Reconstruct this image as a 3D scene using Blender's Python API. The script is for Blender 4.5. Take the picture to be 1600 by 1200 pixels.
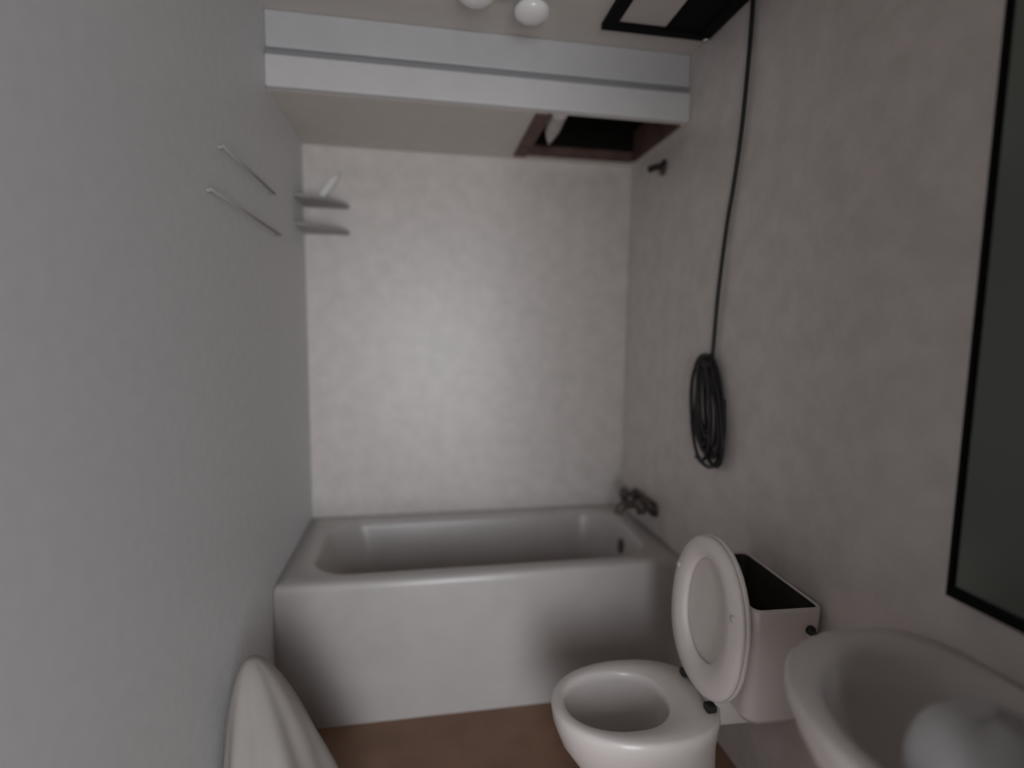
import bpy, bmesh, math, random
from mathutils import Vector, Matrix

for o in list(bpy.data.objects):
    bpy.data.objects.remove(o)
S = bpy.context.scene
C = S.collection

# ------------------------------------------------------------------ camera, world, light, exposure
cam_d = bpy.data.cameras.new('camera')
cam = bpy.data.objects.new('camera', cam_d)
C.objects.link(cam)
cam_d.sensor_width = 36.0
cam_d.lens = 825.327 / 1600 * 36
cam_d.clip_start = 0.02
RT = Vector((0.98514205, -0.17132288, 0.01198384))
UP = Vector((0.00596545, 0.10387185, 0.9945728))
FW = Vector((0.17163786, 0.979724, -0.10335054))
M = Matrix((RT, UP, -FW)).transposed().to_4x4()
M.translation = Vector((0.50108, -2.52898, 1.42731))
cam.matrix_world = M
cam_d.dof.use_dof = True
cam_d.dof.focus_distance = 1.35
cam_d.dof.aperture_fstop = 0.6
S.camera = cam

world = bpy.data.worlds.new('daylight')
S.world = world
world.use_nodes = True
bg = world.node_tree.nodes['Background']
bg.inputs[0].default_value = (0.92, 0.955, 1.0, 1)    # overcast daylight outside the open door at the end of the hall
bg.inputs[1].default_value = 1.0

DX0, DX1, DZ = 0.12, 1.10, 2.03                         # bathroom doorway behind the camera
EX0, EX1, EZ, EY = 0.22, 1.16, 2.05, -4.0               # open outer door at the end of the hall
pl = bpy.data.lights.new('doorway_portal', 'AREA')
pl.shape = 'RECTANGLE'
pl.size = EX1 - EX0
pl.size_y = EZ
pl.cycles.is_portal = True
po = bpy.data.objects.new('doorway_portal', pl)
po.location = ((EX0 + EX1) / 2, EY - 0.06, EZ / 2)
po.rotation_euler = (math.radians(90), 0, 0)            # faces into the room
C.objects.link(po)

vs = S.view_settings
vs.view_transform = 'Standard'
vs.look = 'None'
vs.gamma = 1.0
vs.use_curve_mapping = False
vs.exposure = 3.05

# ------------------------------------------------------------------ materials
def mat(name, col, rough=0.5, metal=0.0, mottle=0.0, scale=8.0, bump=0.0, col2=None, detail=4.0, coat=0.0, spec=0.5):
    m = bpy.data.materials.new(name)
    m.use_nodes = True
    nt = m.node_tree
    b = nt.nodes['Principled BSDF']
    b.inputs['Roughness'].default_value = rough
    b.inputs['Metallic'].default_value = metal
    b.inputs['Specular IOR Level'].default_value = spec
    b.inputs['Coat Weight'].default_value = coat
    b.inputs['Base Color'].default_value = (*col, 1)
    if mottle > 0 or bump > 0:
        tc = nt.nodes.new('ShaderNodeTexCoord')
        nz = nt.nodes.new('ShaderNodeTexNoise')
        nz.inputs['Scale'].default_value = scale
        nz.inputs['Detail'].default_value = detail
        nz.inputs['Roughness'].default_value = 0.6
        nt.links.new(tc.outputs['Object'], nz.inputs['Vector'])
        if mottle > 0:
            r = nt.nodes.new('ShaderNodeValToRGB')
            c2 = col2 or tuple(c * (1 - mottle) for c in col)
            r.color_ramp.elements[0].position = 0.35
            r.color_ramp.elements[0].color = (*c2, 1)
            r.color_ramp.elements[1].position = 0.65
            r.color_ramp.elements[1].color = (*col, 1)
            nt.links.new(nz.outputs['Fac'], r.inputs['Fac'])
            nt.links.new(r.outputs['Color'], b.inputs['Base Color'])
        if bump > 0:
            bp = nt.nodes.new('ShaderNodeBump')
            bp.inputs['Strength'].default_value = bump
            bp.inputs['Distance'].default_value = 0.004
            nt.links.new(nz.outputs['Fac'], bp.inputs['Height'])
            nt.links.new(bp.outputs['Normal'], b.inputs['Normal'])
    return m

MAT = {
    'wall': mat('painted_wall', (0.78, 0.785, 0.795), 0.55, mottle=0.05, scale=30, bump=0.15),
    'hall': mat('hall_paint', (0.22, 0.21, 0.20), 0.8),
    'blocker': mat('dark_light_blocker', (0.05, 0.035, 0.025), 0.7, mottle=0.4, scale=5),  # kept dark so the added partition bounces little light
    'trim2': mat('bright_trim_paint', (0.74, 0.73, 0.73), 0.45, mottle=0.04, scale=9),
    'rack': mat('rail_grey_tier_shade', (0.42, 0.40, 0.395), 0.7),  # rail grey; on the shelf tiers it stands in for underside shade
    'gap': mat('gap_shade_grey', (0.34, 0.34, 0.35), 0.7),  # shade of the soffit recess put into a darker grey
    'panel': mat('marbled_wall_panel', (0.76, 0.70, 0.67), 0.40, mottle=0.10, scale=13, bump=0.10, spec=0.85, col2=(0.66, 0.612, 0.58), detail=6),
    'ceil': mat('ceiling_paint', (0.72, 0.68, 0.63), 0.6, mottle=0.05, scale=12, bump=0.1),
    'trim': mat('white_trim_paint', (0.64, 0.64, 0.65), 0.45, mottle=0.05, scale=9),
    'floor': mat('brown_vinyl', (0.30, 0.17, 0.11), 0.5, mottle=0.25, scale=6, bump=0.1),
    'tub': mat('enamel', (0.57, 0.535, 0.515), 0.28, mottle=0.06, scale=9),
    'china': mat('vitreous_china', (0.78, 0.72, 0.69), 0.25, mottle=0.03, scale=6),
    'seat': mat('seat_plastic', (0.92, 0.85, 0.82), 0.4),
    'lid': mat('lid_plastic', (0.82, 0.76, 0.72), 0.45),
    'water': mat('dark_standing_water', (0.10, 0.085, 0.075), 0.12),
    'rubber': mat('dark_rubber', (0.02, 0.018, 0.018), 0.6),
    'black': mat('black_lacquer', (0.006, 0.0055, 0.0055), 0.8, spec=0.15),
    'cable': mat('cable_sheath', (0.018, 0.016, 0.016), 0.5),
    'bronze': mat('tarnished_metal', (0.16, 0.13, 0.12), 0.45, metal=0.8, mottle=0.3, scale=30),
    'chrome': mat('chrome', (0.7, 0.7, 0.7), 0.15, metal=1.0),
    'wood': mat('stained_brown_wood', (0.15, 0.085, 0.07), 0.7, mottle=0.4, scale=14, bump=0.3),
    'cavity_shade': mat('cavity_shade_black', (0.012, 0.011, 0.009), 0.95, spec=0.1),  # near-black stands in for the darkness inside the ceiling hole
    'tank_shade': mat('shaded_tank_liner', (0.05, 0.042, 0.028), 0.6, mottle=0.5, scale=9),  # dark tone stands in for the shade inside the open tank
    'pale': mat('pale_insulation', (0.55, 0.51, 0.49), 0.9, mottle=0.1, scale=20, bump=0.3),
    'palepanel': mat('pale_panel', (0.62, 0.57, 0.55), 0.6),
    'glass': mat('dark_tinted_glass', (0.19, 0.205, 0.185), 0.25, metal=1.0),
    'cloth': mat('grey_white_cloth', (0.66, 0.65, 0.66), 0.9, mottle=0.06, scale=10, bump=0.2),
    'bag': mat('off_white_bag', (0.40, 0.365, 0.34), 0.8, mottle=0.06, scale=8, bump=0.15),
    'frost': mat('frosted_glass', (0.97, 0.96, 0.95), 0.2, coat=0.5),
    'gloss': mat('glossy_white_plastic', (0.95, 0.94, 0.93), 0.2, coat=1.0),
}

# ------------------------------------------------------------------ helpers
def link(name, bm, m, parent=None, smooth=False, bevel=0.0, seg=2):
    me = bpy.data.meshes.new(name)
    bmesh.ops.recalc_face_normals(bm, faces=bm.faces)
    bm.to_mesh(me)
    bm.free()
    me.materials.append(MAT[m])
    if smooth:
        for p in me.polygons:
            p.use_smooth = True
    o = bpy.data.objects.new(name, me)
    C.objects.link(o)
    if parent:
        o.parent = parent
    if bevel > 0:
        md = o.modifiers.new('bevel', 'BEVEL')
        md.width = bevel
        md.segments = seg
        md.limit_method = 'ANGLE'
        for p in me.polygons:
            p.use_smooth = True
        md.harden_normals = True
    return o

def box(bm, x0, x1, y0, y1, z0, z1):
    v = [bm.verts.new((x, y, z)) for x in (x0, x1) for y in (y0, y1) for z in (z0, z1)]
    for f in ((0, 1, 3, 2), (4, 6, 7, 5), (0, 4, 5, 1), (2, 3, 7, 6), (0, 2, 6, 4), (1, 5, 7, 3)):
        bm.faces.new([v[i] for i in f])

def boxes(*bs):
    bm = bmesh.new()
    for b in bs:
        box(bm, *b)
    return bm

def loft(bm, rings, cap0=True, cap1=True):
    vr = [[bm.verts.new(p) for p in r] for r in rings]
    n = len(rings[0])
    for a, b in zip(vr, vr[1:]):
        for i in range(n):
            bm.faces.new((a[i], a[(i + 1) % n], b[(i + 1) % n], b[i]))
    if cap0:
        bm.faces.new(vr[0])
    if cap1:
        bm.faces.new(list(reversed(vr[-1])))

def tube(bm, pts, r, n=8, closed=False):
    pts = [Vector(p) for p in pts]
    k = len(pts)
    rings = []
    up = None
    for i, p in enumerate(pts):
        if closed:
            t = pts[(i + 1) % k] - pts[i - 1]
        else:
            t = pts[min(i + 1, k - 1)] - pts[max(i - 1, 0)]
        t.normalize()
        if up is None:
            up = t.orthogonal().normalized()
        up = (up - t * up.dot(t)).normalized()
        s = t.cross(up)
        rr = r[i] if isinstance(r, (list, tuple)) else r
        rings.append([p + (up * math.cos(a) + s * math.sin(a)) * rr for a in [2 * math.pi * j / n for j in range(n)]])
    if closed:
        vr = [[bm.verts.new(p) for p in g] for g in rings]
        for i in range(k):
            a, b = vr[i], vr[(i + 1) % k]
            for j in range(n):
                bm.faces.new((a[j], a[(j + 1) % n], b[(j + 1) % n], b[j]))
    else:
        loft(bm, rings)

def lathe(bm, prof, origin, axis='z', n=24):
    """prof: (radius, height) pairs along the axis."""
    o = Vector(origin)
    rings = []
    for r, h in prof:
        g = []
        for j in range(n):
            a = 2 * math.pi * j / n
            c, s = r * math.cos(a), r * math.sin(a)
            v = {'z': (c, s, h), 'x': (h, c, s), 'y': (s, h, c)}[axis]
            g.append(o + Vector(v))
        rings.append(g)
    loft(bm, rings)

def rrect(cx, cy, hx, hy, r, z, n=6):
    out = []
    r = min(r, hx - 0.001, hy - 0.001)
    for sx, sy, a0 in ((1, 1, 0), (-1, 1, 90), (-1, -1, 180), (1, -1, 270)):
        for k in range(n + 1):
            a = math.radians(a0 + 90 * k / n)
            out.append((cx + sx * (hx - r) + r * math.cos(a), cy + sy * (hy - r) + r * math.sin(a), z))
    return out

def smooth_pts(P, k=6):
    P = [Vector(p) for p in P]
    out = []
    for i in range(len(P) - 1):
        p0, p1, p2, p3 = P[max(i - 1, 0)], P[i], P[i + 1], P[min(i + 2, len(P) - 1)]
        for j in range(k):
            t = j / k
            out.append(0.5 * ((2 * p1) + (p2 - p0) * t + (2 * p0 - 5 * p1 + 4 * p2 - p3) * t * t + (3 * p1 - p0 - 3 * p2 + p3) * t ** 3))
    out.append(P[-1])
    return out

def empty(name, loc, label, cat, rz=0.0, group=None):
    o = bpy.data.objects.new(name, None)
    o.empty_display_size = 0.05
    o.location = loc
    o.rotation_euler = (0, 0, rz)
    C.objects.link(o)
    return tag(o, label, cat, group)

def tag(o, label, cat, group=None):
    o['label'] = label
    o['category'] = cat
    if group:
        o['group'] = group
    return o

def struct(o, label, cat):
    o['kind'] = 'structure'
    o['label'] = label
    o['category'] = cat
    return o

# ------------------------------------------------------------------ the room
W = 1.52            # wall to wall
HC = 2.47           # main ceiling
HA = 2.22           # lowered ceiling over the tub
YS = -0.56          # soffit face
YF = -3.0           # wall behind the camera
TD, TH = 0.69, 0.535  # tub depth and height

struct(link('floor', boxes((-0.2, W + 0.2, EY - 1.0, 0.1, -0.1, 0)), 'floor'), 'brown vinyl bathroom floor in front of the tub', 'floor')
struct(link('wall_left', boxes((-0.1, 0, YF - 0.1, 0.1, 0, HC + 0.1)), 'wall'), 'plain grey wall filling the left side', 'wall')
struct(link('wall_right', boxes((W, W + 0.1, YF - 0.1, 0.1, 0, HC + 0.1)), 'panel'), 'mottled grey wall behind the toilet and black cable', 'wall')
struct(link('wall_back', boxes((0, W, 0, 0.1, 0, HC + 0.1)), 'panel'), 'pale mottled panelled wall along the back of the tub', 'wall')
struct(link('ceiling', boxes((0, W, YF, 0, HC, HC + 0.1)), 'ceil'), 'flat greyish ceiling in front of the boxed soffit', 'ceiling')
struct(link('wall_front', boxes((0, DX0, YF - 0.1, YF, 0, HC), (DX1, W, YF - 0.1, YF, 0, HC), (DX0, DX1, YF - 0.1, YF, DZ, HC)), 'hall'),
       'grey wall with the doorway behind the viewer', 'wall')
hall = link('wall_hall', boxes((-0.1, 0, EY, YF - 0.1, 0, HC), (W, W + 0.1, EY, YF - 0.1, 0, HC), (0, W, EY, YF - 0.1, HC, HC + 0.1),
                               (0, EX0, EY - 0.1, EY, 0, HC), (EX1, W, EY - 0.1, EY, 0, HC), (EX0, EX1, EY - 0.1, EY, EZ, HC)), 'hall')
struct(hall, 'dim hallway walls with an open outer door behind the viewer', 'wall')
struct(link('shade_partition', boxes((1.02, W, -2.48, -2.40, 0, HC)), 'blocker'), 'added unseen dark partition that shades the sink corner', 'wall')  # added out of view to keep light off the sink and right wall

# lowered ceiling over the tub, with a rectangular hole
HX0, HX1, HY0, HY1 = 0.972, 1.500, -0.545, -0.085
t = 0.02
alcove = struct(link('ceiling_alcove', boxes((0, HX0, YS + 0.02, 0, HA, HA + t), (HX1, W, YS + 0.02, 0, HA, HA + t),
                                    (HX0, HX1, HY1, 0, HA, HA + t), (HX0, HX1, YS + 0.02, HY0 + 0.006, HA, HA + t)), 'ceil'),
       'lowered warm grey ceiling above the bathtub', 'ceiling')
# soffit face: two painted boards with a shadow gap between them
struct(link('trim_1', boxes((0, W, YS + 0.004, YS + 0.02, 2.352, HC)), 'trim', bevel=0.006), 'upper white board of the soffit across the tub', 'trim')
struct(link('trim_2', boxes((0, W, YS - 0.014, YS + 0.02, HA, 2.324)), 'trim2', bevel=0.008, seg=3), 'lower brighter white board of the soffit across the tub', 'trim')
struct(link('trim_3', boxes((0, W, YS + 0.0205, YS + 0.04, 2.25, 2.40)), 'gap'), 'recess between the two soffit boards with shade painted in grey', 'trim')
# door casing at the doorway behind the camera
bm = bmesh.new()
box(bm, DX0 - 0.06, DX0, YF, YF + 0.015, 0, DZ + 0.06)
box(bm, DX1, DX1 + 0.06, YF, YF + 0.015, 0, DZ + 0.06)
box(bm, DX0, DX1, YF, YF + 0.015, DZ, DZ + 0.06)
struct(link('trim_4', bm, 'trim', bevel=0.003), 'white door casing behind the viewer', 'trim')

# ------------------------------------------------------------------ bathtub
tub = empty('bathtub', (W / 2, -TD / 2, 0), 'white enamel alcove bathtub with flat apron between the walls', 'bathtub')
g = 0.0006
cx, cy = 0.0, 0.0
hx, hy = W / 2 - g, TD / 2 - g
icx, icy, ihx, ihy = 0.0, 0.005, W / 2 - 0.095, TD / 2 - 0.075
bm = bmesh.new()
N = 8
loft(bm, [
    rrect(0, 0, hx, hy, 0.004, 0.0, N),
    rrect(0, 0, hx, hy, 0.004, TH - 0.03, N),
    rrect(0, 0, hx - 0.001, hy - 0.003, 0.006, TH - 0.010, N),
    rrect(0, 0, hx - 0.003, hy - 0.012, 0.010, TH, N),
    rrect(icx, icy, ihx + 0.012, ihy + 0.012, 0.17, TH, N),
    rrect(icx, icy, ihx, ihy, 0.16, TH - 0.008, N),
    rrect(icx, icy, ihx - 0.012, ihy - 0.008, 0.155, TH - 0.035, N),
    rrect(icx + 0.02, icy, ihx - 0.06, ihy - 0.03, 0.15, 0.30, N),
    rrect(icx + 0.04, icy, ihx - 0.12, ihy - 0.06, 0.14, 0.18, N),
    rrect(icx + 0.05, icy, ihx - 0.17, ihy - 0.10, 0.12, 0.145, N),
], cap0=False)
link('tub_shell', bm, 'tub', tub, smooth=True)
# overflow plate on the drain end
bm = bmesh.new()
lathe(bm, [(0.042, 0.0), (0.042, -0.004), (0.035, -0.009), (0.008, -0.011)], (0, 0, 0), 'x', 20)
o = link('overflow_plate', bm, 'bronze', tub, smooth=True)
o.location = (0.653, 0.03, 0.447)
o.rotation_euler = (0, math.radians(12), 0)
o['label'] = 'dark overflow plate'
bm = bmesh.new()
lathe(bm, [(0.032, 0.0), (0.032, 0.004), (0.02, 0.006)], (0.44, 0.0, 0.145), 'z', 20)
link('drain', bm, 'bronze', tub, smooth=True)

# ------------------------------------------------------------------ tub filler on the right wall
fc = empty('tub_faucet', (W - 0.001, -0.31, 0.645), 'dark tarnished two-handle tub faucet on the right wall above the overflow', 'faucet')
bm = bmesh.new()
loft(bm, [[(x, p[0], p[1]) for p in [(q[0], q[1]) for q in rrect(0, 0, w, h, 0.03, 0, 4)]] for x, w, h in ((0, 0.135, 0.034), (-0.012, 0.133, 0.032), (-0.02, 0.12, 0.022))])
link('escutcheon', bm, 'bronze', fc, smooth=True)
bm = bmesh.new()
tube(bm, smooth_pts([(-0.015, 0, -0.01), (-0.07, 0, -0.008), (-0.115, 0, -0.016), (-0.13, 0, -0.05)], 5), [0.021] * 6 + [0.019] * 10, 12)
link('spout', bm, 'bronze', fc, smooth=True)
for y in (-0.098, 0.085):
    bm = bmesh.new()
    lathe(bm, [(0.026, -0.015), (0.022, -0.03), (0.013, -0.04), (0.013, -0.055), (0.030, -0.058), (0.033, -0.075), (0.024, -0.084), (0.004, -0.086)], (0, y, 0.012), 'x', 16)
    h = link('handle', bm, 'bronze', fc, smooth=True)
    bm = bmesh.new()
    for a in range(4):
        c, s = math.cos(a * math.pi / 2 + 0.4), math.sin(a * math.pi / 2 + 0.4)
        tube(bm, [(-0.067, y + 0.02 * c, 0.012 + 0.02 * s), (-0.067, y + 0.043 * c, 0.012 + 0.043 * s)], 0.008, 8)
    link('grip', bm, 'bronze', h, smooth=True)

# shower stub high on the right wall
sh = empty('shower_arm', (W - 0.001, -0.36, 2.112), 'short dark shower pipe stub high on the right wall below the ceiling hole', 'shower')
bm = bmesh.new()
lathe(bm, [(0.034, 0), (0.032, -0.006), (0.018, -0.014)], (0, 0, 0), 'x', 20)
link('flange', bm, 'bronze', sh, smooth=True)
bm = bmesh.new()
tube(bm, smooth_pts([(0, 0, 0), (-0.03, 0, 0.002), (-0.065, 0.0, -0.012)], 4), 0.0135, 12)
link('pipe', bm, 'rubber', sh, smooth=True)

# ------------------------------------------------------------------ hole in the lowered ceiling
hf = empty('hole_frame', ((HX0 + HX1) / 2, (HY0 + HY1) / 2, HA), 'reddish-brown wooden frame lining the dark hole in the lowered ceiling', 'frame')
ox, oy = (HX0 + HX1) / 2, (HY0 + HY1) / 2
def hb(name, x0, x1, y0, y1, z0, z1, m):
    return link(name, boxes((x0 - ox, x1 - ox, y0 - oy, y1 - oy, z0 - HA, z1 - HA)), m, hf, bevel=0.002, seg=1)
hb('board', HX0 - 0.045, HX0 + 0.012, HY0 + 0.01, HY1 + 0.02, HA - 0.012, HA - 0.001, 'wood')      # face strip on the left
hb('board', HX0 + 0.012, HX1 - 0.012, HY1 - 0.016, HY1 - 0.001, HA - 0.010, HA + 0.035, 'wood')      # far lining
hb('board', HX1 - 0.014, HX1 - 0.001, HY0 + 0.01, HY1 - 0.016, HA - 0.010, HA + 0.13, 'wood')       # right lining
hb('board', HX0 + 0.001, HX0 + 0.012, HY0 + 0.01, HY1 - 0.001, HA + 0.0005, HA + 0.12, 'wood')      # left lining
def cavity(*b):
    return link('cavity_panel', boxes(b), 'cavity_shade', alcove)
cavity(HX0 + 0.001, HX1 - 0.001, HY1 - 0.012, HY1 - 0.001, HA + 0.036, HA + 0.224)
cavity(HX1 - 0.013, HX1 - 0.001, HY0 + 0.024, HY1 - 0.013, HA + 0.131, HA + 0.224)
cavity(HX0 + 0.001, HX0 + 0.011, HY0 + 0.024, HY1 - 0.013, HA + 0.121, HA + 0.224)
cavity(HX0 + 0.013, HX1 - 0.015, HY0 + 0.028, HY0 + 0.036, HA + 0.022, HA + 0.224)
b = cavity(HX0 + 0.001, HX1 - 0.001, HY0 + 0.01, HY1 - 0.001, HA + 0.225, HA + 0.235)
b['label'] = 'inside of the hole coloured black as shade'
# pale roll hanging down inside the hole
bm = bmesh.new()
rings = []
for k in range(9):
    u = k / 8
    w = 0.031 * (1 - max(0, (u - 0.55) / 0.45) ** 2.2 * 0.75)
    rings.append([(0.012 * u + w * math.cos(a), -0.09 + 0.23 * u, 0.024 * math.sin(a) - 0.02 * u * u) for a in [2 * math.pi * j / 14 for j in range(14)]])
loft(bm, rings)
o = link('insulation_roll', bm, 'pale', smooth=True)
o.location = (1.022, -0.445, HA + 0.012)
tag(o, 'small pale rounded roll poking into the left of the ceiling hole', 'insulation')

# ------------------------------------------------------------------ black framed ceiling hatch in front of the soffit
hx0, hx1, hy0, hy1 = 1.118, 1.512, -1.12, -0.685
ht = empty('ceiling_hatch', ((hx0 + hx1) / 2, (hy0 + hy1) / 2, HC), 'black framed ceiling hatch with pale panel in the top right corner', 'hatch')
ax, ay = (hx0 + hx1) / 2, (hy0 + hy1) / 2
def cb(name, x0, x1, y0, y1, z0, z1, m, bv=0.003):
    return link(name, boxes((x0 - ax, x1 - ax, y0 - ay, y1 - ay, z0 - HC, z1 - HC)), m, ht, bevel=bv, seg=2)
FWD = 0.045
cb('frame_rail', hx0, hx1, hy1 - 0.038, hy1, HC - 0.022, HC - 0.0005, 'black')
cb('frame_rail', hx0, hx1, hy0, hy0 + 0.038, HC - 0.022, HC - 0.0005, 'black')
cb('frame_stile', hx0, hx0 + FWD, hy0 + 0.038, hy1 - 0.038, HC - 0.022, HC - 0.0005, 'black')
cb('frame_stile', hx1 - FWD, hx1, hy0 + 0.038, hy1 - 0.038, HC - 0.022, HC - 0.0005, 'black')
cb('dark_panel', 1.338, hx1 - FWD, hy0 + 0.038, hy1 - 0.038, HC - 0.012, HC - 0.0005, 'black')
o = cb('pale_panel', hx0 + FWD, 1.336, hy0 + 0.038, hy1 - 0.038, HC - 0.010, HC - 0.0005, 'palepanel')
o['label'] = 'pale inset panel'
bm = bmesh.new()
lathe(bm, [(0.011, 0), (0.011, -0.006), (0.006, -0.010), (0.001, -0.011)], (1.497 - ax, -0.703 - ay, -0.022), 'z', 14)
o = link('screw', bm, 'chrome', ht, smooth=True)
o['label'] = 'shiny metal screw'

# ------------------------------------------------------------------ black cable with a hanging coil on the right wall
random.seed(4)
cb_ = empty('cable', (W - 0.012, -0.83, 1.0), 'long black cable hanging down the right wall into a looped coil', 'cable')
def loc(p):
    return (p[0] - (W - 0.012), p[1] + 0.83, p[2] - 1.0)
X = W - 0.012
bm = bmesh.new()
tube(bm, [loc(p) for p in smooth_pts([(X, -0.957, 2.443), (X, -0.952, 2.30), (X - 0.002, -0.937, 2.07), (X, -0.905, 1.90), (X, -0.878, 1.78), (X - 0.003, -0.852, 1.56), (X, -0.834, 1.38), (X - 0.004, -0.832, 1.30)], 5)], 0.0068, 8)
link('cord', bm, 'cable', cb_, smooth=True)
loops = [  # centre y, centre z, half width, half height, lean, depth
    (-0.812, 1.165, 0.103, 0.180, 0.00, 0.006), (-0.835, 1.170, 0.070, 0.172, 0.04, 0.014), (-0.842, 1.185, 0.055, 0.158, -0.03, 0.020),
    (-0.850, 1.160, 0.062, 0.165, 0.06, 0.026), (-0.825, 1.180, 0.048, 0.150, -0.05, 0.030), (-0.862, 1.175, 0.058, 0.170, 0.02, 0.012),
    (-0.820, 1.140, 0.066, 0.165, -0.02, 0.034), (-0.848, 1.200, 0.040, 0.135, 0.03, 0.038), (-0.858, 1.150, 0.072, 0.185, 0.05, 0.018),
    (-0.838, 1.205, 0.028, 0.125, 0.00, 0.030)]
for i, (y, z, a, b, ln, dp) in enumerate(loops):
    pts = []
    for k in range(28):
        th = 2 * math.pi * k / 28
        yy = a * math.cos(th) * (1 - 0.16 * math.sin(th))
        zz = b * math.sin(th)
        pts.append(loc((X + 0.004 - dp - 0.004 * math.sin(2 * th + i), y + yy + ln * zz + 0.03 * (zz / 0.18), z + zz)))
    bm = bmesh.new()
    tube(bm, pts, 0.0062, 7, closed=True)
    link('loop', bm, 'cable', cb_, smooth=True)
# lowest slack loop, open on its left
bm = bmesh.new()
tube(bm, [loc(p) for p in smooth_pts([(X, -0.915, 1.20), (X, -0.925, 1.08), (X - 0.004, -0.900, 0.985), (X - 0.004, -0.855, 0.952), (X - 0.003, -0.800, 0.955), (X, -0.752, 0.968)], 5)], 0.0058, 7)
link('loop', bm, 'cable', cb_, smooth=True)
bm = bmesh.new()
loft(bm, [rrect(0, 0, 0.018, 0.022, 0.010, 0.0, 4), rrect(0, 0, 0.020, 0.024, 0.010, 0.010, 4), rrect(0, 0, 0.018, 0.022, 0.010, 0.020, 4)])
o = link('cable_tie', bm, 'cable', cb_, smooth=True)
o.location = loc((X - 0.016, -0.836, 1.305))

# ------------------------------------------------------------------ toilet (local -x is the front)
to = empty('toilet', (1.517, -1.24, 0), 'white toilet with raised seat and open lidless tank beside the tub', 'toilet', rz=-0.045)
def egg(cx, af, ab, b, z, n=36, pf=1.0):
    out = []
    for k in range(n):
        a = 2 * math.pi * k / n
        c, s = math.cos(a), math.sin(a)
        L = ab if c > 0 else af
        e = 0.80 if c > 0 else 1.0
        out.append((cx + L * math.copysign(abs(c) ** e, c), b * math.copysign(abs(s) ** 0.92, s), z))
    return out
bm = bmesh.new()
loft(bm, [
    egg(-0.38, 0.20, 0.22, 0.115, 0.0), egg(-0.38, 0.195, 0.215, 0.108, 0.03), egg(-0.37, 0.165, 0.20, 0.085, 0.12),
    egg(-0.385, 0.19, 0.20, 0.105, 0.20), egg(-0.41, 0.225, 0.215, 0.145, 0.29), egg(-0.42, 0.238, 0.225, 0.168, 0.35),
    egg(-0.42, 0.242, 0.228, 0.175, 0.378), egg(-0.42, 0.240, 0.226, 0.173, 0.394), egg(-0.42, 0.232, 0.220, 0.166, 0.400),
    egg(-0.475, 0.160, 0.150, 0.124, 0.400), egg(-0.475, 0.150, 0.140, 0.116, 0.392), egg(-0.475, 0.152, 0.142, 0.119, 0.365),
    egg(-0.47, 0.145, 0.138, 0.113, 0.30), egg(-0.45, 0.110, 0.12, 0.085, 0.20), egg(-0.42, 0.07, 0.09, 0.055, 0.12), egg(-0.42, 0.04, 0.05, 0.03, 0.09)], cap0=True, cap1=True)
bowl = link('bowl', bm, 'china', to, smooth=True)
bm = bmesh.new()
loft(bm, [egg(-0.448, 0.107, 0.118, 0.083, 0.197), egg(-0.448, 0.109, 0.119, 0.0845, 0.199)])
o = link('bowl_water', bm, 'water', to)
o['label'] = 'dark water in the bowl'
bm = bmesh.new()
box(bm, -0.235, -0.02, -0.060, 0.060, 0.33, 0.4145)
link('tank_deck', bm, 'china', to, bevel=0.02, seg=3)
# open tank without its cover
TB, TT = 0.415, 0.735
bm = bmesh.new()
loft(bm, [
    rrect(-0.100, 0, 0.080, 0.155, 0.035, TB, 5), rrect(-0.100, 0, 0.090, 0.165, 0.035, TB + 0.02, 5), rrect(-0.098, 0, 0.094, 0.176, 0.02, TT - 0.008, 5),
    rrect(-0.098, 0, 0.092, 0.174, 0.02, TT, 5), rrect(-0.097, 0, 0.088, 0.168, 0.018, TT, 5), rrect(-0.097, 0, 0.086, 0.166, 0.018, TT - 0.004, 5),
    rrect(-0.098, 0, 0.078, 0.154, 0.018, TB + 0.03, 5)])
tk = link('tank', bm, 'china', to, smooth=True)
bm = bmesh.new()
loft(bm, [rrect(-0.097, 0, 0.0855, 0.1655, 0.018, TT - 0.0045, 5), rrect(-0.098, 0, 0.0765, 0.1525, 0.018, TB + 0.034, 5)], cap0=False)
o = link('tank_inside', bm, 'tank_shade', tk, smooth=True)
o['label'] = 'inside of the open tank darkened as shade'
bm = bmesh.new()
for a, r0, z0, z1 in ((0.03, 0.02, TB + 0.041, TT - 0.06),):
    lathe(bm, [(0.022, z0), (0.022, z1 - 0.02), (0.012, z1 - 0.01), (0.008, z1)], (-0.10, a, 0), 'z', 14)
link('fill_valve', bm, 'rubber', tk, smooth=True)
bm = bmesh.new()
lathe(bm, [(0.003, 0.0), (0.012, -0.002), (0.012, -0.010), (0.007, -0.014), (0.006, -0.022), (0.003, -0.024)], (-0.040, -0.1735, TT - 0.055), 'y', 14)
o = link('flush_knob', bm, 'rubber', tk, smooth=True)
o['label'] = 'small dark flush knob'
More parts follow.
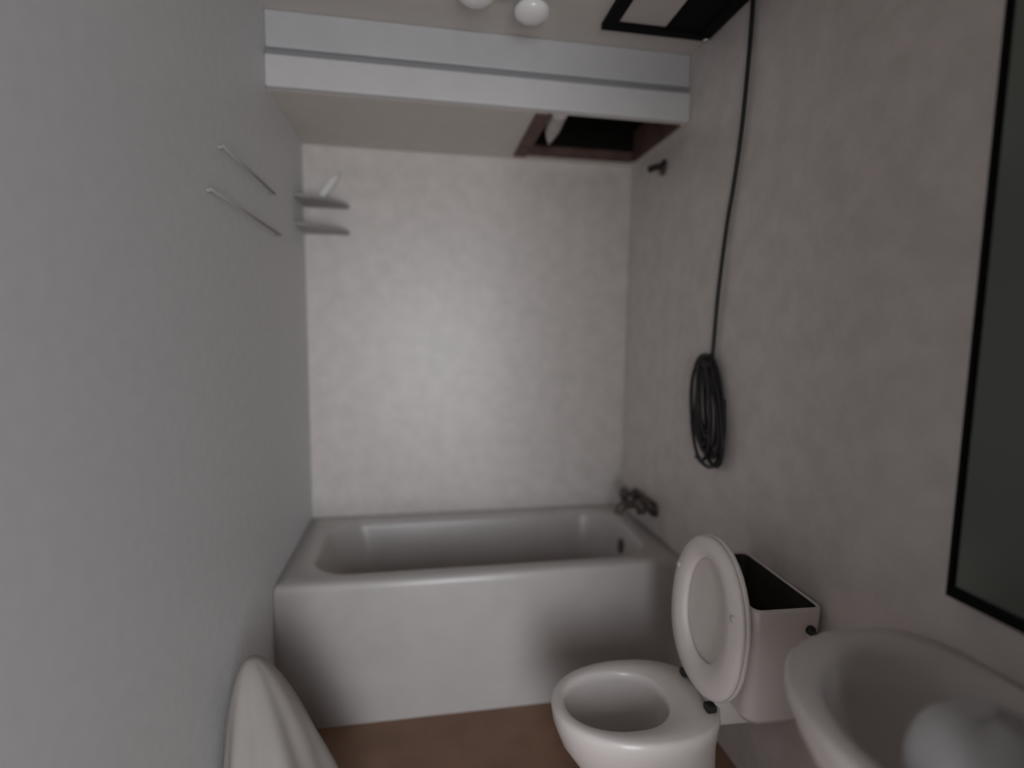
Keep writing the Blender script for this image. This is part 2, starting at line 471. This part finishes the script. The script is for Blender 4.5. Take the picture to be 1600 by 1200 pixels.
# raised seat ring and lid: outline in (u = along from hinge, v = across)
def outline(u0, u1, vmax, vh, n=40):
    """closed outline: flat at the hinge (half width vh), round at the far end."""
    pts = []
    L = u1 - u0
    for k in range(n):
        a = -math.pi + 2 * math.pi * (k + 0.5) / n
        c, s = math.cos(a), math.sin(a)          # c = 1 far end
        uc = u0 + 0.50 * L
        u = uc + 0.50 * L * math.copysign(abs(c) ** (1.0 if c > 0 else 0.72), c)
        v = vmax * math.copysign(abs(s) ** (1.0 if c > 0 else 0.92), s)
        if c < 0:
            v *= 1 - 0.10 * c * c
        pts.append((u, v))
    return pts
TILT = math.radians(4.5)
HXX, HZ = -0.236, 0.418
def up(u, v, w):
    """w = distance in front of the raised plane (towards -x)."""
    return (HXX + u * math.sin(TILT) - w * math.cos(TILT), v, HZ + u * math.cos(TILT) + w * math.sin(TILT))
so = outline(0.0, 0.435, 0.188, 0.1)
si = outline(0.088, 0.375, 0.112, 0.1)
def ring(bm, o, i, w0, w1, dome):
    A = [up(u, v, w0) for u, v in o]
    n = len(o)
    c = [(0.5 * (a[0] + b[0]), 0.5 * (a[1] + b[1])) for a, b in zip(o, i)]
    sh_o = [(a[0] + 0.12 * (b[0] - a[0]), a[1] + 0.12 * (b[1] - a[1])) for a, b in zip(o, i)]
    sh_i = [(a[0] + 0.88 * (b[0] - a[0]), a[1] + 0.88 * (b[1] - a[1])) for a, b in zip(o, i)]
    rs = [A, [up(u, v, (w0 + w1) / 2) for u, v in o], [up(u, v, w1) for u, v in sh_o], [up(u, v, w1 + dome) for u, v in c],
          [up(u, v, w1) for u, v in sh_i], [up(u, v, (w0 + w1) / 2) for u, v in i], [up(u, v, w0) for u, v in i]]
    vr = [[bm.verts.new(p) for p in r] for r in rs]
    for a, b in zip(vr, vr[1:] + vr[:1]):
        for k in range(n):
            bm.faces.new((a[k], a[(k + 1) % n], b[(k + 1) % n], b[k]))
bm = bmesh.new()
ring(bm, so, si, 0.002, 0.022, 0.003)
st = link('seat', bm, 'seat', to, smooth=True)
for (u, v) in ((0.29, -0.155), (0.29, 0.155)):
    bm = bmesh.new()
    pts = [up(u, v, 0.020), up(u, v, 0.028)]
    tube(bm, pts, 0.009, 10)
    link('bumper', bm, 'lid', st, smooth=True)
bm = bmesh.new()
lo = outline(-0.002, 0.44, 0.190, 0.1)
mid = lambda f: [(0.22 + (u - 0.22) * f, v * f) for u, v in lo]
loft(bm, [[up(u, v, 0.0) for u, v in mid(0.93)], [up(u, v, 0.0) for u, v in mid(0.99)], [up(u, v, -0.006) for u, v in lo],
          [up(u, v, -0.012) for u, v in mid(0.985)], [up(u, v, -0.018) for u, v in mid(0.90)]])
link('lid', bm, 'lid', to, smooth=True)
for y in (-0.075, 0.075):
    bm = bmesh.new()
    box(bm, -0.254, -0.226, y - 0.014, y + 0.014, 0.401, 0.420)
    o = link('hinge', bm, 'rubber', to, bevel=0.004)
    o['label'] = 'dark hinge block'

# ------------------------------------------------------------------ sink on the right
SX, SY, SZ = 1.338, -1.915, 0.825
sk = empty('pedestal_sink', (SX, SY, 0), 'white rounded pedestal sink under the dark framed mirror', 'sink')
def sinkring(rx, ry, z, back, cx=0.0, n=40):
    out = []
    for k in range(n):
        a = 2 * math.pi * k / n
        c, s = math.cos(a), math.sin(a)
        if c > 0:
            out.append((cx + back * c ** 0.45, ry * math.copysign(abs(s) ** 0.45 if abs(s) > 1e-6 else 0, s), z))
        else:
            out.append((cx + rx * c, ry * math.copysign(abs(s) ** 0.92, s), z))
    return out
def oval(rx, ry, z, cx=0.0, n=40):
    return [(cx + rx * math.cos(2 * math.pi * k / n), ry * math.sin(2 * math.pi * k / n), z) for k in range(n)]
bk = W - SX - 0.004
bm = bmesh.new()
loft(bm, [
    sinkring(0.10, 0.10, SZ - 0.24, 0.12), sinkring(0.17, 0.19, SZ - 0.17, 0.19), sinkring(0.225, 0.255, SZ - 0.08, bk), sinkring(0.243, 0.278, SZ - 0.03, bk),
    sinkring(0.245, 0.282, SZ - 0.008, bk), sinkring(0.238, 0.275, SZ, bk - 0.003), oval(0.195, 0.225, SZ - 0.004, -0.01), oval(0.183, 0.213, SZ - 0.016, -0.01),
    oval(0.165, 0.192, SZ - 0.07, -0.005), oval(0.115, 0.135, SZ - 0.135, 0.0), oval(0.04, 0.045, SZ - 0.15, 0.01)])
link('basin', bm, 'china', sk, smooth=True)
bm = bmesh.new()
loft(bm, [sinkring(0.12, 0.12, 0.0, 0.13), sinkring(0.115, 0.115, 0.05, 0.125), sinkring(0.08, 0.085, 0.2, 0.10), sinkring(0.08, 0.085, 0.5, 0.10), sinkring(0.10, 0.10, SZ - 0.235, 0.12)])
link('pedestal', bm, 'china', sk, smooth=True)
bm = bmesh.new()
lathe(bm, [(0.022, 0), (0.022, 0.004), (0.012, 0.006)], (0.01, 0, SZ - 0.1495), 'z', 16)
link('drain', bm, 'bronze', sk, smooth=True)

# pale rolled cloth in the sink
bm = bmesh.new()
rings = []
n = 40
for i in range(15):
    u = i / 14
    ph = -math.pi / 2 + math.pi * u
    r = (math.cos(ph) ** 0.6 if 0 < i < 14 else 0.05) * (0.52 + 0.48 * min(1, u * 1.9))
    g = []
    for k in range(n):
        a = 2 * math.pi * k / n
        f = 1 + 0.02 * math.sin(5 * a + 3 * u) + 0.012 * math.sin(9 * a - 5 * u)
        g.append((0.095 * r * f * math.cos(a), 0.085 * r * f * math.sin(a), 0.094 * math.sin(ph) * (1 + 0.03 * math.sin(3 * a))))
    rings.append(g)
loft(bm, rings)
o = link('rolled_cloth', bm, 'cloth', smooth=True)
o.location = (1.262, -1.985, SZ - 0.010)
tag(o, 'pale rounded bundle of cloth lying in the sink', 'cloth')

# ------------------------------------------------------------------ dark mirror on the right wall
my0, my1, mz0, mz1 = -2.34, -1.712, 0.925, 2.06
mr = empty('mirror', (W - 0.001, (my0 + my1) / 2, mz0), 'tall dark mirror in a black frame above the sink', 'mirror')
mc = (my0 + my1) / 2
def mb(name, y0, y1, z0, z1, d0, d1, m, bv=0.002):
    return link(name, boxes((-d1, -d0, y0 - mc, y1 - mc, z0 - mz0, z1 - mz0)), m, mr, bevel=bv, seg=2)
fw = 0.010
mb('glass', my0 + fw, my1 - fw, mz0 + 0.022, mz1 - 0.022, 0.004, 0.012, 'glass', 0)
mb('frame_stile', my1 - fw, my1, mz0, mz1, 0.0, 0.018, 'black')
mb('frame_stile', my0, my0 + fw, mz0, mz1, 0.0, 0.018, 'black')
mb('frame_rail', my0 + fw, my1 - fw, mz0, mz0 + 0.022, 0.0, 0.018, 'black')
mb('frame_rail', my0 + fw, my1 - fw, mz1 - 0.022, mz1, 0.0, 0.018, 'black')

# ------------------------------------------------------------------ corner shelf and added glint tube, back left of the tub
cs = empty('corner_shelf', (0.001, -0.001, 1.83), 'small two-tier corner shelf above the left end of the tub, underside shade put into its grey', 'shelf')
for z in (0.008, 0.122):
    bm = bmesh.new()
    def quarter(r, zz, n=12):
        return [(0, 0, zz)] + [(r * math.cos(math.pi / 2 * k / n), -r * math.sin(math.pi / 2 * k / n), zz) for k in range(n + 1)]
    loft(bm, [quarter(0.175, z), quarter(0.195, z + 0.006), quarter(0.195, z + 0.014), quarter(0.185, z + 0.018)])
    link('shelf_tier', bm, 'rack', cs, smooth=False, bevel=0.002)
bm = bmesh.new()
box(bm, 0.0, 0.012, -0.012, 0.0, 0.0, 0.16)
link('corner_post', bm, 'panel', cs)
bm = bmesh.new()
tp = [Vector((0.075, -0.055, 1.975)), Vector((0.090, -0.050, 2.0)), Vector((0.130, -0.038, 2.062)), Vector((0.160, -0.028, 2.105))]
tube(bm, tp, [0.010, 0.017, 0.016, 0.005], 14)
o = link('tube', bm, 'gloss', smooth=True)  # shape added to give a bright glint above the shelf
tag(o, 'small glossy white tube added for the glint above the corner shelf', 'tube')

# ------------------------------------------------------------------ towel rack on the left wall
tr = empty('towel_rack', (0.001, -0.82, 1.75), 'slim two-bar grey towel rack on the left wall before the tub', 'towel rack')
for (d, z, y0, y1) in ((0.014, 0.0, -0.31, 0.33), (0.014, 0.128, -0.22, 0.27)):
    bm = bmesh.new()
    tube(bm, [(d, y0, z), (d, y1, z)], 0.004, 10)
    link('bar', bm, 'rack', tr, smooth=True)
    for y in (y0 + 0.015, y1 - 0.015):
        bm = bmesh.new()
        lathe(bm, [(0.006, 0.0), (0.006, 0.004), (0.004, 0.006), (0.004, d - 0.004)], (0, y, z), 'x', 14)
        link('bracket', bm, 'rack', tr, smooth=True)

# ------------------------------------------------------------------ pale bag leaning on the left wall
bm = bmesh.new()
rings = []
n = 64
for i in range(27):
    u = math.sin(math.pi / 2 * i / 26)    # 0 floor, 1 peak
    z = 0.60 * u
    R0 = 0.135 * (1 - u) + 0.05 * math.sqrt(max(0, 1 - u ** 6)) + 0.004
    cxx = 0.175 - 0.095 * u
    g = []
    for k in range(n):
        a = 2 * math.pi * k / n
        f = 1 + (0.06 * math.sin(6 * a + 2.2 * u) + 0.035 * math.sin(11 * a - 3 * u + 1)) * (0.3 + 0.7 * math.sin(math.pi * min(1, u * 1.1)))
        x = cxx + R0 * f * math.cos(a)
        y = -1.19 + 1.15 * R0 * f * math.sin(a)
        g.append((max(x, 0.004 + 0.0002 * k), y, z))
    rings.append(g)
loft(bm, rings)
o = link('cloth_bag', bm, 'bag', smooth=True)
tag(o, 'off-white draped cloth bag peaked against the left wall by the tub', 'bag')

# ------------------------------------------------------------------ ceiling light with two frosted shades
lf = empty('ceiling_light', (0.80, -0.79, HC), 'two frosted white glass shades on the ceiling in front of the soffit', 'ceiling light')
bm = bmesh.new()
loft(bm, [rrect(-0.035, -0.01, 0.12, 0.03, 0.025, -0.0005, 4), rrect(-0.035, -0.01, 0.12, 0.03, 0.025, -0.012, 4), rrect(-0.035, -0.01, 0.11, 0.02, 0.02, -0.018, 4)])
link('base_plate', bm, 'trim', lf, smooth=True)
for (x, y, dz) in ((0.055, 0.0, 0.0), (-0.125, -0.03, 0.014)):
    bm = bmesh.new()
    lathe(bm, [(0.018, -0.016), (0.022, -0.022), (0.048, -0.034), (0.058, -0.048 + dz), (0.052, -0.062 + dz), (0.030, -0.074 + dz), (0.004, -0.078 + dz)], (x, y, 0), 'z', 20)
    link('shade', bm, 'frost', lf, smooth=True)
